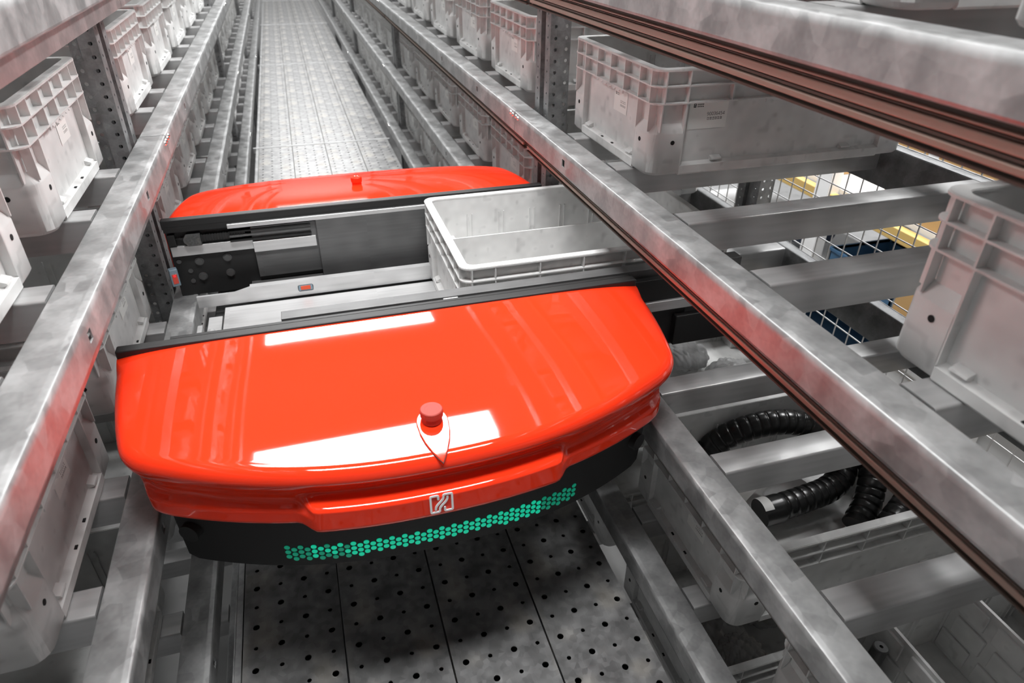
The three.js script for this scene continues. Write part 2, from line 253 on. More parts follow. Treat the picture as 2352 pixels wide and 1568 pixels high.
for (const sd of ['L', 'R']) for (let lv = 0; lv < 6; lv++) for (let b = -1; b < 4; b++) {
  if ((lv === 4 && b > -1) || (lv === 5 && b > 1)) continue;
  const zFar = mz(SEAM0 - BAY * (b + 1)) - 0.10 * U, x = mx(sd === 'L' ? XL : XR), y = my(LEVELS[lv]); const sg = sd === 'L' ? -1 : 1;
  if (lv !== 5 && !seen(x, x + sg * gapTop, y - 0.1, y, zFar, zFar + BAYL)) continue;
  const where = b < 0 ? 'near length before the first upright' : `length past the ${nth[b]} upright`;
  const t = thing('shuttle_rail', `galvanised shuttle rail, ${side[sd]} ${shelf[lv]}, ${where}`, 'rail', [x, y, zFar + 0.00125], 'galvanised shuttle rails');
  part('channel', (b < 0 ? railGeoNear : railGeo)[sd], M.zinc, t);
  if (lv < 4) for (const [i, zz] of [[0, 0.012], [1, 0.028], [2, RAIL_LEN - 0.030], [3, RAIL_LEN - 0.012]]) { const r = part('rivet', rivetGeo, M.chrome, t); r.position.set(sg * 0.0004, -0.009 - (i % 2) * 0.001, zz); }
  if (sd === 'R' && lv < 3) {
    const c = part('conductor_rail', busGeo, M.insul, t, 'brown conductor profile under the rail');
    part('copper_strip', stripGeo, M.copper, c); part('copper_strip', stripGeo2, M.copper, c); part('copper_strip', stripGeo3, M.copper, c);
  }
}
// uprights: perforated open section
function postGeo(sgn, y0, y1) {
  const H = y1 - y0, out = [];
  const strip = (w, rad, offs) => { const s = poly([[0, 0], [w, 0], [w, H], [0, H]]); for (let y = 0.0127; y < H - 0.01; y += 0.0255) for (const o of offs) { const p = []; for (let k = 0; k < 8; k++) { const a = -k / 8 * Math.PI * 2; p.push(new THREE.Vector2(o + rad * Math.cos(a), y + rad * Math.sin(a))); } s.holes.push(new THREE.Path(p)); } return extrude(s, 0.002); };
  const zN = 0, zF = -0.1, d1 = 0.031, d2 = 0.053;   // near side face at z=0
  // side faces (perpendicular to the aisle): first plane and stepped flange
  for (const [z, dz] of [[zN, 0.004], [zF, -0.004]]) { const a = strip(d1, 0.0042, [d1 * 0.42]); a.translate(0, 0, z - 0.001); out.push(a); const b2 = strip(d2 - d1 - 0.002, 0.0042, [(d2 - d1) * 0.45]); b2.translate(d1 + 0.002, 0, z - dz * 1.4 - 0.001); out.push(b2); out.push(box(d1 - 0.0005, d1 + 0.003, 0, H, z - 0.007 * Math.sign(dz) - 0.001, z + 0.001)); out.push(box(d2 - 0.002, d2, 0, H, z - dz * 3.5, z - dz)); }
  // aisle face: two perforated strips with a groove between
  for (const z of [zN, zF + 0.034]) { const a = strip(0.034, 0.0032, [0.017]); a.rotateY(Math.PI / 2); a.translate(0, 0, z); out.push(a); }
  out.push(box(0.012, 0.014, 0, H, zF + 0.034, zN - 0.034), box(0, 0.014, 0, H, zF + 0.032, zF + 0.0345), box(0, 0.014, 0, H, zN - 0.0345, zN - 0.032));
  const g = boxUV(mergeGeometries(out.map(plain))); if (sgn < 0) { g.scale(-1, 1, 1); const idx = []; for (let i = 0; i < g.attributes.position.count; i += 3) idx.push(i, i + 2, i + 1); g.setIndex(idx); return g.toNonIndexed(); } return g;
}
const POST_TOP = my(1.30), postH = POST_TOP - GROUND;
const postG = { L: postGeo(-1, 0, postH), R: postGeo(1, 0, postH) };
for (const sd of ['L', 'R']) for (let b = 0; b < 4; b++) for (const rear of [false, true]) {
  const sg = sd === 'L' ? -1 : 1, z = mz(-3.80 - BAY * b), x = rear ? mx(sd === 'L' ? XL - 1.712 : XR + 1.712) : mx(sd === 'L' ? XL - 0.160 : XR + 0.160);
  if (!seen(x, x + sg * 0.06, GROUND, POST_TOP, z - 0.1, z)) continue;
  const t = thing('rack_upright', `${rear ? 'rear' : 'front'} perforated steel upright, ${nth[b]} along the ${side[sd]}`, 'upright', [x, GROUND, z], 'perforated rack uprights');
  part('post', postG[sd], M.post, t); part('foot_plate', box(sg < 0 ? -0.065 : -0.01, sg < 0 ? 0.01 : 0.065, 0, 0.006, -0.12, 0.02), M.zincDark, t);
}
// tote slots along one side: [centre z, words]
const slots = [];
for (let k = 0; k < 3; k++) slots.push([-3.10 + 1.1825 * k, ['just before the first upright', 'second before the first upright', 'third before the first upright'][k], -1, k]);
for (let b = 0; b < 4; b++) for (let k = 0; k < 5; k++) slots.push([-3.80 - BAY * b - 1.0 - 1.15 * k, `${nth[k]} past the ${nth[b]} upright`, b, k]);
const X1 = 0.1335, X2 = 1.62;                      // beams run from behind the rail to the rear beam
const beamLen = U * (X2 - X1);
const beamGeo = (() => { const s = sheetShape([[-0.025, -0.054, 0], [-0.025, 0, 0.003], [0.025, 0, 0.003], [0.025, -0.054, 0]], -0.002, 3); const g = extrude(s, beamLen); g.rotateY(Math.PI / 2); return join([creased(g, 0.7), box(0.0, 0.003, -0.05, -0.003, -0.023, 0.023)]); })();
for (const sd of ['L', 'R']) for (let lv = 0; lv < 6; lv++) for (const [zc, words, b, k] of slots) {
  const sg = sd === 'L' ? -1 : 1, xa = mx(sd === 'L' ? XL - X1 : XR + X1), xb = xa + sg * beamLen, y = my(LEVELS[lv]);
  if (((lv === 0 || lv === 4) && b >= 0) || (lv === 5 && b > 0)) continue;
  for (const q of [-0.26, 0.26]) {
    const z = mz(zc + q); if (lv !== 5 && !seen(xa, xb, y - 0.054, y, z - 0.025, z + 0.025)) continue;
    const m = new THREE.Mesh(beamGeo, M.beam); m.name = numbered('support_beam'); m.castShadow = m.receiveShadow = true;
    tag(m, `${q < 0 ? 'farther' : 'nearer'} beam of slot ${words}, ${side[sd]}, ${shelf[lv]}`, 'beam', 'steel beams under the totes', 'thing');
    m.position.set(xa, y, z); if (sd === 'L') m.rotation.y = Math.PI; scene.add(m);
  }
}
// rear beams of the racks
const rearGeo = (() => { const s = sheetShape([[0.03, -0.002, 0], [0, 0, 0.006], [0, -0.092, 0.006], [0.03, -0.090, 0]], 0.002, 4); return join([creased(extrude(s, RAIL_LEN), 0.8), box(0.028, 0.030, -0.091, -0.001, 0, RAIL_LEN)]); })();
const rearGeoL = (() => { const g = rearGeo.clone(); g.scale(-1, 1, 1); const idx = []; for (let i = 0; i < g.attributes.position.count; i += 3) idx.push(i, i + 2, i + 1); g.setIndex(idx); return g.toNonIndexed(); })();
for (const sd of ['L', 'R']) for (let lv = 0; lv < 5; lv++) for (let b = -1; b < 2; b++) {
  const sg = sd === 'L' ? -1 : 1, x = mx(sd === 'L' ? XL - 1.63 : XR + 1.635), y = my(LEVELS[lv]), z = mz(SEAM0 - BAY * (b + 1)) - 0.10 * U;
  if (!seen(x, x + sg * 0.03, y - 0.092, y, z, z + BAYL)) continue;
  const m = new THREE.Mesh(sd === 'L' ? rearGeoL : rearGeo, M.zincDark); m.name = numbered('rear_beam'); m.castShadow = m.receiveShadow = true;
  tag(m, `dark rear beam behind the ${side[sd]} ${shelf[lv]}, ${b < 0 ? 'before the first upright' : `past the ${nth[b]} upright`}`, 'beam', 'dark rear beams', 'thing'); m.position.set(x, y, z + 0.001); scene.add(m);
}

// ------------------------------------------------------------------ totes
const TL = 0.30, TW = 0.20, TH = 0.195;            // half length (into the rack), half width, height
const tote = {};
{
  const sh = 0.0135;                               // how far the shell stands back from the rim
  const body = [], rim = [], holes = [];
  body.push(ringPlate(TL - sh, TW - sh, 0.017, TL - sh - 0.003, TW - sh - 0.003, 0.014, 0.002, TH - 0.002, 4));
  { const s = poly(rrect(TL - sh, TW - sh, 0.017)); body.push(place(extrude(s, 0.003), 0, 0, 0, -Math.PI / 2).translate(0, 0.004, 0)); }
  // corner blocks with sloping shoulders
  const bx = 0.069, top = 0.098;
  for (const sx of [-1, 1]) for (const sz of [-1, 1]) {
    const ring = (y, inset, round) => { const ox = TL - 0.0015 - inset, oz = TW - 0.0015 - inset, ix = TL - bx, iz = TW - bx, r = Math.max(0.004, round); const p = rounded([[ix, iz, 0], [ox, iz, 0], [ox, oz, r], [ix, oz, 0]], 6, true); return p.map(([a, c]) => [a, y, c]); };
    const rings = [ring(0.0, 0.010, 0.02), ring(0.0025, 0.004, 0.024), ring(0.008, 0.0, 0.026), ring(0.079, 0, 0.026), ring(0.0815, 0.001, 0.026), ring(top, 0.0125, 0.016)].map((rr) => rr.map(([a, y, c]) => [sx * a, y, sz * c]));
    const g = loft(sx * sz > 0 ? rings.map((r) => [...r].reverse()) : rings); body.push(creased(mergeVertices(g), 0.7));
    for (const [hx, hz, ry] of [[sx * (TL - 0.0012), sz * (TW - 0.045), 1], [sx * (TL - 0.048), sz * (TW - 0.0012), 0]]) { const h = cyl(0.0042, 0.0012, 12); ry ? place(h, 0, 0, 0, 0, 0, Math.PI / 2) : place(h, 0, 0, 0, Math.PI / 2); h.translate(hx, 0.064, hz); holes.push(h); }
  }
  // sills between the corner blocks
  for (const s of [-1, 1]) {
    const prof = (o) => poly([[o - 0.0145, 0.004], [o - 0.004, 0.0], [o - 0.0015, 0.003], [o - 0.0015, 0.018], [o - 0.0145, 0.0225]]);
    let g = extrude(prof(TL), 2 * (TW - bx)); g.translate(0, 0, -(TW - bx)); if (s < 0) g.rotateY(Math.PI); body.push(g);
    g = extrude(prof(TW), 2 * (TL - bx)); g.translate(0, 0, -(TL - bx)); g.rotateY(s > 0 ? -Math.PI / 2 : Math.PI / 2); body.push(g);
    // fins
    for (const q of [-1, 1]) {
      body.push(box(s * TL - (s > 0 ? sh + 0.002 : 0.0015) + (s < 0 ? 0.003 : 0), s * TL + (s > 0 ? -0.0015 : sh + 0.002), 0.02, 0.135, q * (TW - bx) - 0.0015, q * (TW - bx) + 0.0015));
      body.push(box(q * (TL - bx) - 0.0015, q * (TL - bx) + 0.0015, 0.02, 0.135, s * TW - (s > 0 ? sh + 0.002 : -0.0015), s * TW + (s > 0 ? -0.0015 : sh + 0.002)));
      body.push(box(s * TL - (s > 0 ? sh + 0.002 : -0.0015), s * TL + (s > 0 ? -0.0015 : sh + 0.002), 0.084, 0.135, q * (TW - 0.020) - 0.0012, q * (TW - 0.020) + 0.0012));
      body.push(box(q * (TL - 0.020) - 0.0012, q * (TL - 0.020) + 0.0012, 0.084, 0.135, s * TW - (s > 0 ? sh + 0.002 : -0.0015), s * TW + (s > 0 ? -0.0015 : sh + 0.002)));
      // small clips on the sill
      const clip = poly([[0, 0], [0.012, 0.004], [0.011, 0.0065], [0, 0.011]]); const c = extrude(clip, 0.022); c.translate(0, 0, -0.011); const d2 = c.clone(); d2.rotateY(s > 0 ? 0 : Math.PI); d2.translate(s * (TL - sh - 0.001), 0.020, q * 0.105); body.push(d2);
      const d3 = c.clone(); d3.rotateY(s > 0 ? -Math.PI / 2 : Math.PI / 2); d3.translate(q * 0.15, 0.020, s * (TW - sh - 0.001)); body.push(d3);
    }
    holes.push(box(s * (TL - 0.006) - 0.002, s * (TL - 0.006) + 0.002, 0.0195, 0.0205, -0.030, -0.022), box(s * (TL - 0.006) - 0.002, s * (TL - 0.006) + 0.002, 0.0195, 0.0205, 0.022, 0.030));
    // paired ribs inside the long walls
    for (const px of [-0.19, -0.11, -0.03, 0.05, 0.13, 0.21]) for (const e of [-0.006, 0.006]) body.push(box(px + e - 0.001, px + e + 0.001, 0.007, 0.150, s * (TW - sh - 0.0045) - 0.0025, s * (TW - sh - 0.0045) + 0.0025));
  }
  // rim: three flanges and their ribs
  const flange = (y0, y1, o) => ringPlate(TL - o, TW - o, 0.022, TL - sh - 0.001, TW - sh - 0.001, 0.016, y0, y1, 5);
  rim.push(ringPlate(TL, TW, 0.023, TL - sh - 0.0035, TW - sh - 0.0035, 0.014, TH - 0.0042, TH - 0.001, 6), ringPlate(TL - 0.001, TW - 0.001, 0.022, TL - sh - 0.0025, TW - sh - 0.0025, 0.015, TH - 0.001, TH, 6), flange(0.1635, 0.166, 0), flange(0.1335, 0.136, 0));
  for (const s of [-1, 1]) {
    for (const z of [-0.178, -0.131, -0.0655, 0, 0.0655, 0.131, 0.178]) rim.push(box(Math.min(s * (TL - sh), s * (TL - 0.0005)), Math.max(s * (TL - sh), s * (TL - 0.0005)), 0.136, TH - 0.004, z - 0.0012, z + 0.0012));
    for (const x of [-0.278, -0.231, -0.139, -0.046, 0.046, 0.139, 0.231, 0.278]) rim.push(box(x - 0.0012, x + 0.0012, 0.136, TH - 0.004, Math.min(s * (TW - sh), s * (TW - 0.0005)), Math.max(s * (TW - sh), s * (TW - 0.0005))));
    // wavy grip edge under the middle cells
    const wave = []; const n = 48; for (let i = 0; i <= n; i++) wave.push([-0.0655 + 0.131 * i / n, -0.0035 - 0.0025 * Math.cos(i / n * Math.PI * 12)]); const wv = extrude(poly([[0.0655, 0.001], [-0.0655, 0.001], ...wave]), 0.0025);
    const a = wv.clone(); a.rotateY(Math.PI / 2); a.translate(s > 0 ? TL - 0.0025 : -TL, 0.1335, 0); rim.push(a); const b = wv.clone(); b.translate(0, 0.1335, s > 0 ? TW - 0.0025 : -TW); rim.push(b);
  }
  tote.body = join(body); tote.rim = join(rim); tote.holes = join(holes);
  tote.label = new THREE.PlaneGeometry(0.062, 0.042); tote.labelBig = new THREE.PlaneGeometry(0.082, 0.054);
}
function makeTote(name, label, pos, group, sgn, withLabel = true) {
  const t = thing(name, label, 'tote', pos, group);
  part('body', tote.body, M.tote, t); part('rim', tote.rim, M.tote, t); part('vent_holes', tote.holes, M.hole, t);
  if (withLabel) { const l = part('label', tote.label, M.label, t, 'white printed sticker'); l.rotation.y = sgn * Math.PI / 2; l.position.set(sgn * (TL - 0.0135 + 0.0006), 0.105, sgn * -0.035); }
  return t;
}
const protoTote = {};
const toteX = { L: mx(XL - 0.2085) - TL, R: mx(XR + 0.2085) + TL };
const empty = new Set(['R1:-1:1', 'R2:-1:0', 'R2:-1:1', 'R2:-1:2']);
const totes = {};
for (const sd of ['L', 'R']) for (let lv = 0; lv < 6; lv++) for (const [zc, words, b, k] of slots) {
  const key = `${sd}${lv}:${b}:${k}`; if (empty.has(key)) continue;
  if ((lv === 0 && b > 0) || (lv === 5 && b > 0) || (lv === 4 && (b >= 0 || sd === 'L'))) continue;
  const z = mz(zc), x = toteX[sd], y = my(LEVELS[lv]) + 0.0002; if (lv !== 5 && !seen(x - TL, x + TL, y, y + TH, z - TW, z + TW)) continue;
  const label = `light grey plastic tote ${words}, ${side[sd]}, ${shelf[lv]}`, group = 'grey totes on the racks';
  let t; if (!protoTote[sd]) t = protoTote[sd] = makeTote('storage_tote', label, [x, y, z], group, sd === 'L' ? 1 : -1); else t = copyOf(protoTote[sd], 'storage_tote', label, [x, y, z], group);
  totes[key] = t;
}
{ // the number label on the long side of the tote by the right upright
  const t = totes['R1:-1:0']; const l = part('label', tote.labelBig, M.labelNo, t, 'white sticker reading 90036454'); l.position.set(-TL + 0.122, 0.110, TW - 0.0128);
}

// ------------------------------------------------------------------ the shuttle
const S0 = [0, my(-1.97), mz(-3.04)];
const sx = (dx) => U * dx, sy = (y) => U * (y + 1.97), sz = (dz) => U * dz;   // survey offsets -> metres on the shuttle
const sm = (t) => { t = clamp01(t); return t * t * (3 - 2 * t); };
const shuttle = thing('shuttle_robot', 'glossy red tote shuttle robot spanning the aisle between the rails', 'robot', S0);
const frontZ = (dx) => 1.44 - 0.25 * Math.pow(Math.abs(dx) / 0.97, 2.3);
const topY = (dx, dz) => { const s = Math.max(0, (dz - 0.655) / 0.785); return -1.367 - 0.028 * s - 0.065 * Math.pow(s, 2.5) - 0.022 * Math.pow(Math.abs(dx) / 1.03, 7); };
function hoodGeometry() {
  // plan outline, anticlockwise seen from above, as a dense closed list
  const right = [[1.036, 0.655], [1.032, 0.74], [1.020, 0.86], [1.003, 0.98], [0.984, 1.08], [0.962, 1.155], [0.925, 1.205], [0.87, 1.245]].map((q) => new THREE.Vector3(q[0], 0, q[1]));
  const sideCurve = new THREE.CatmullRomCurve3(right, false, 'centripetal');
  const pts = []; const nS = 34, nF = 110, nB = 40;
  for (let i = 0; i < nB; i++) pts.push([-1.036 + 2.072 * i / nB, 0.655]);
  for (let i = 0; i < nS; i++) { const q = sideCurve.getPoint(i / nS); pts.push([q.x, q.z]); }
  for (let i = 0; i <= nF; i++) { const x = 0.87 - 1.74 * i / nF; pts.push([x, frontZ(x) - 0.001]); }
  for (let i = nS - 1; i > 0; i--) { const q = sideCurve.getPoint(i / nS); pts.push([-q.x, q.z]); }
  const n = pts.length, nor = [];
  for (let i = 0; i < n; i++) { const a = pts[(i + n - 2) % n], b = pts[(i + 2) % n]; const d = [b[0] - a[0], b[1] - a[1]], l = Math.hypot(...d); nor.push([d[1] / l, -d[0] / l]); } // outward
  const rr = pts.map((p) => 0.0015 + 0.043 * sm((p[1] - 0.656) / 0.10)), rings = [];
  const nIn = 26; // interior rings from the middle line outwards
  for (let j = 0; j <= nIn; j++) { const f = j / nIn; rings.push(pts.map((p, i) => { const e = [p[0] - nor[i][0] * rr[i], p[1] - nor[i][1] * rr[i]]; const m = [Math.max(-0.72, Math.min(0.72, e[0])), 0.93]; const x = m[0] + (e[0] - m[0]) * f, z = m[1] + (e[1] - m[1]) * f; return [x, topY(x, z), z]; })); }
  for (let j = 1; j <= 8; j++) { const a = j / 8 * Math.PI / 2; rings.push(pts.map((p, i) => { const e = [p[0] - nor[i][0] * rr[i], p[1] - nor[i][1] * rr[i]]; const r = rr[i], o = r * Math.sin(a); return [e[0] + nor[i][0] * o, topY(e[0], e[1]) - r * (1 - Math.cos(a)), e[1] + nor[i][1] * o]; })); }
  const nW = 26;
  for (let j = 1; j <= nW; j++) {
    const v = j / nW;
    rings.push(pts.map((p, i) => {
      const e = [p[0] - nor[i][0] * rr[i], p[1] - nor[i][1] * rr[i]]; const y0 = topY(e[0], e[1]) - rr[i], y = y0 + (-1.70 - y0) * v; const fz = sm((nor[i][1] - 0.15) / 0.5);
      const brow = 1 - sm((Math.abs(p[0] + 0.0) - 0.40) / 0.075);
      const base = -0.050 * sm(v / 0.5) + 0.022 * sm((v - 0.52) / 0.16) - 0.030 * sm((v - 0.88) / 0.12);
      const mid = -0.046 * sm(v / 0.36) + 0.060 * sm((v - 0.38) / 0.12) - 0.022 * sm((v - 0.9) / 0.1);
      const w = fz * (base * (1 - brow) + mid * brow) + (1 - fz) * (nor[i][1] < -0.5 ? 0 : -0.055 * v);
      return [p[0] + nor[i][0] * w, y, p[1] + nor[i][1] * w];
    }));
  }
  // turned-in lower lip
  rings.push(rings[rings.length - 1].map(([x, y, z], i) => [x - nor[i][0] * 0.03, y - 0.004, z - nor[i][1] * 0.03]));
  const g = loft(rings.map((q) => q.map(([x, y, z]) => [sx(x), sy(y), sz(z)]).reverse()), false, false);
  return mergeVertices(g, 1e-6);
}
const mirrorZ = (g0) => { const g = g0.clone(); g.scale(1, 1, -1); const ix = g.index ? Array.from(g.index.array) : [...Array(g.attributes.position.count).keys()]; for (let i = 0; i < ix.length; i += 3) { const t = ix[i + 1]; ix[i + 1] = ix[i + 2]; ix[i + 2] = t; } g.setIndex(ix); g.computeVertexNormals(); return g; };
const hoodG = hoodGeometry(); hoodG.computeVertexNormals();
const hood = part('hood', hoodG, M.red, shuttle, 'glossy red front hood with moulded brow');
const hoodB = part('hood', mirrorZ(hoodG), M.red, shuttle, 'glossy red rear hood');
// black trim along the lane edges
for (const s of [1, -1]) part('edge_trim', join([rbox(sx(-1.036), sx(1.036), sy(-1.41), sy(-1.358), s > 0 ? sz(0.613) : sz(-0.657), s > 0 ? sz(0.657) : sz(-0.613), 0.003)]), M.black, shuttle);
// emergency stops
function eStop(parent, dz, withBase) {
  const y = topY(0, dz);
  if (withBase) {
    const w = 0.050, pts = []; for (let k = 0; k <= 20; k++) { const a = Math.PI * k / 20; pts.push([w * Math.cos(a), w * 1.05 * Math.sin(a)]); }
    const L = 0.165; for (const t of [0.25, 0.5, 0.75]) pts.push([-w * (1 - t * t) - 0.0, -L * t]); pts.push([0, -L]); for (const t of [0.75, 0.5, 0.25]) pts.push([w * (1 - t * t), -L * t]);
    const shp = poly(pts.map(([a, b]) => [sx(a), sx(b)])); const g = extrude(shp, U * 0.022, { bevelEnabled: true, bevelSize: 0.0012, bevelThickness: 0.0012, bevelSegments: 2 }); g.rotateX(-Math.PI / 2); g.rotateX(0.212);
    const b = part('button_plinth', creased(g, 0.12), M.red, parent, 'red drop-shaped plinth'); b.position.set(0, sy(y - 0.016), sz(dz));
    const gr = new THREE.Shape(pts.map(([a, c]) => new THREE.Vector2(sx(a * 1.09), sx(c * 1.06)))); const gg = extrude(gr, 0.0015); gg.rotateX(-Math.PI / 2); gg.rotateX(0.17); const q = part('seal', gg, M.black, b); q.position.set(0, U * 0.0115, 0);
  }
  const prof = [[0, 0], [0.030, 0], [0.030, 0.018], [0.0335, 0.020], [0.0345, 0.034], [0.0335, 0.040], [0.031, 0.0425], [0.020, 0.0425], [0.0185, 0.0415], [0, 0.0415]].map(([a, b]) => new THREE.Vector2(a * U, b * U));
  const k = part('emergency_stop_button', creased(new THREE.LatheGeometry(prof, 28), 0.6), M.redKnob, parent, 'matte red stop button'); k.position.set(0, sy(y + (withBase ? 0.008 : -0.01)), sz(dz) * 1);
  k.scale.setScalar(1.12);
  return k;
}
eStop(hood, 1.285, true);
{ const k = eStop(hoodB, 1.0, false); k.position.z = sz(-1.0); k.scale.set(0.95, 1.3, 0.95); k.material = M.red; }
// the white emblem on the brow
{
  const w = 0.088, S = 0.078 * U;
  const bez = (a, b, c, d, n = 14) => { const o = []; for (let i = 0; i <= n; i++) { const t = i / n, u = 1 - t; o.push([u * u * u * a[0] + 3 * u * u * t * b[0] + 3 * u * t * t * c[0] + t * t * t * d[0], u * u * u * a[1] + 3 * u * u * t * b[1] + 3 * u * t * t * c[1] + t * t * t * d[1]]); } return o; };
  const A = [...rounded([[0.37, 0.76], [0.37, 0.955, 0.05], [0.045, 0.955, 0.05], [0.045, 0.045, 0.05], [0.41, 0.045, 0.06], [0.41, 0.17]], 5), ...bez([0.41, 0.17], [0.43, 0.42], [0.76, 0.50], [0.76, 0.80]).slice(1)];
  const B = A.map(([x, y]) => [1 - x, 1 - y]);
  const stroke = (p) => { const n = p.length, L = [], R = []; for (let i = 0; i < n; i++) { const a = p[Math.max(0, i - 1)], b = p[Math.min(n - 1, i + 1)]; const d = [b[0] - a[0], b[1] - a[1]], l = Math.hypot(...d) || 1; L.push([p[i][0] - d[1] / l * w / 2, p[i][1] + d[0] / l * w / 2]); R.push([p[i][0] + d[1] / l * w / 2, p[i][1] - d[0] / l * w / 2]); } const g = extrude(poly([...R, ...L.reverse()].map(([x, y]) => [(x - 0.5) * S, (y - 0.5) * S])), 0.0012); return [g, ...[p[0], p[n - 1]].map((e) => place(cyl(w / 2 * S, 0.0012, 14), 0, 0, 0, Math.PI / 2).translate((e[0] - 0.5) * S, (e[1] - 0.5) * S, 0.0006))]; };
  const em = part('emblem', join([...stroke(A), ...stroke(B)]), M.white, hood, 'white line emblem');
  em.position.set(sx(-0.014), sy(-1.628), sz(1.4545)); em.rotation.x = -0.02;
}
// black front skirt with the band of green lights
const skirtZ = (dx, y) => frontZ(dx * 1.02) - 0.085 - 0.10 * (-1.70 - y);
function skirtGeometry() {
  const rings = []; const n = 60;
  for (let i = 0; i <= n; i++) { const a = -0.88 + 1.76 * i / n; const end = sm((Math.abs(a) - 0.855) / 0.025); const yb = -1.985 + 0.02 * end; rings.push([[a * (1 + 0.0 * end), -1.66, skirtZ(a, -1.66) - 0.05], [a, -1.66, skirtZ(a, -1.66)], [a, -1.82, skirtZ(a, -1.82)], [a, yb + 0.008, skirtZ(a, yb)], [a, yb, skirtZ(a, yb) - 0.012], [a, yb, skirtZ(a, yb) - 0.06]].map(([x, y, z]) => [sx(x), sy(y), sz(z)])); }
  return creased(loft(rings), 0.7);
}
const skirtG = skirtGeometry();
const skirt = part('bumper_skirt', skirtG, M.skirt, shuttle, 'matte black bumper with green light dots');
part('bumper_skirt', mirrorZ(mergeVertices(skirtG.clone())), M.skirt, shuttle, 'matte black rear bumper');
{
  const dot = new THREE.CylinderGeometry(0.0098 * U, 0.0098 * U, 0.0012, 14); dot.rotateX(Math.PI / 2);
  for (let i = -24; i <= 24; i++) {
    const dx = i * 0.0222; const rows = i % 2 === 0 ? [-1.872, -1.898, -1.924] : [-1.885, -1.911].concat(i < -12 || i > 10 ? [-1.937] : []);
    for (const y of rows) {
      const dim = i < -20 || i > 17 || (i > -20 && i < -14 && rnd() < 0.45);
      const m = part(numbered('light_dot'), dot, dim ? M.greenDim : M.green, skirt); m.position.set(sx(dx), sy(y), sz(skirtZ(dx, y)) + 0.0002); const e = 0.01; m.rotation.y = -Math.atan((skirtZ(dx + e, y) - skirtZ(dx - e, y)) / (2 * e)); m.rotation.order = 'YXZ'; m.rotation.x = 0.09;
    }
  }
  for (const a of [-0.83, 0.83]) { const b = part('bumper_button', join([cyl(0.036 * U, 0.02, 24).rotateX(Math.PI / 2)]), M.black, skirt); b.position.set(sx(a), sy(-1.80), sz(skirtZ(a, -1.80)) + 0.002); b.rotation.y = a > 0 ? 0.5 : -0.5; }
}
// chassis, deck and wheels
part('chassis', join([rbox(sx(-0.86), sx(0.86), sy(-1.95), sy(-1.84), sz(-0.98), sz(0.98), 0.004), box(sx(-0.84), sx(0.84), sy(-1.84), sy(-1.43), sz(0.67), sz(1.05)), box(sx(-0.84), sx(0.84), sy(-1.84), sy(-1.43), sz(-1.05), sz(-0.67))]), M.black, shuttle);
for (const a of [-1, 1]) for (const b of [-0.78, 0.78]) { const w = part('wheel', join([cyl(0.075 * U, 0.03, 28).rotateZ(Math.PI / 2), cyl(0.02 * U, 0.10, 12).rotateZ(Math.PI / 2).translate(-a * 0.05, 0, 0)]), M.black, shuttle); w.position.set(sx(a * 0.985), sy(-1.806 + 0.075) + 0.0014, sz(b)); }
const deck = part('deck', join([rbox(sx(-0.80), sx(1.02), sy(-1.812), sy(-1.8045), sz(-0.44), sz(0.46), 0.001), box(sx(-0.80), sx(1.0), sy(-1.84), sy(-1.812), sz(-0.40), sz(0.42))]), M.alu, shuttle, 'brushed aluminium deck');
part('deck_screw', join([cyl(0.014 * U, 0.002, 18), cyl(0.006 * U, 0.0026, 8)]), M.chrome, deck).position.set(sx(-0.62), sy(-1.803), sz(0.10));
part('deck_screw', join([cyl(0.014 * U, 0.002, 18)]), M.chrome, deck).position.set(sx(0.10), sy(-1.803), sz(-0.14));
part('deck_lip', join([rbox(sx(-0.885), sx(-0.815), sy(-1.85), sy(-1.83), sz(-0.40), sz(0.46), 0.002), rbox(sx(-0.93), sx(-0.905), sy(-1.86), sy(-1.815), sz(-0.30), sz(0.60), 0.002)]), M.alu, shuttle);
part('end_roller', join([cyl(0.02 * U, U * 0.66, 16).rotateX(Math.PI / 2).translate(sx(-0.858), sy(-1.825), sz(0.10))]), M.alu, shuttle, 'bright steel roller');
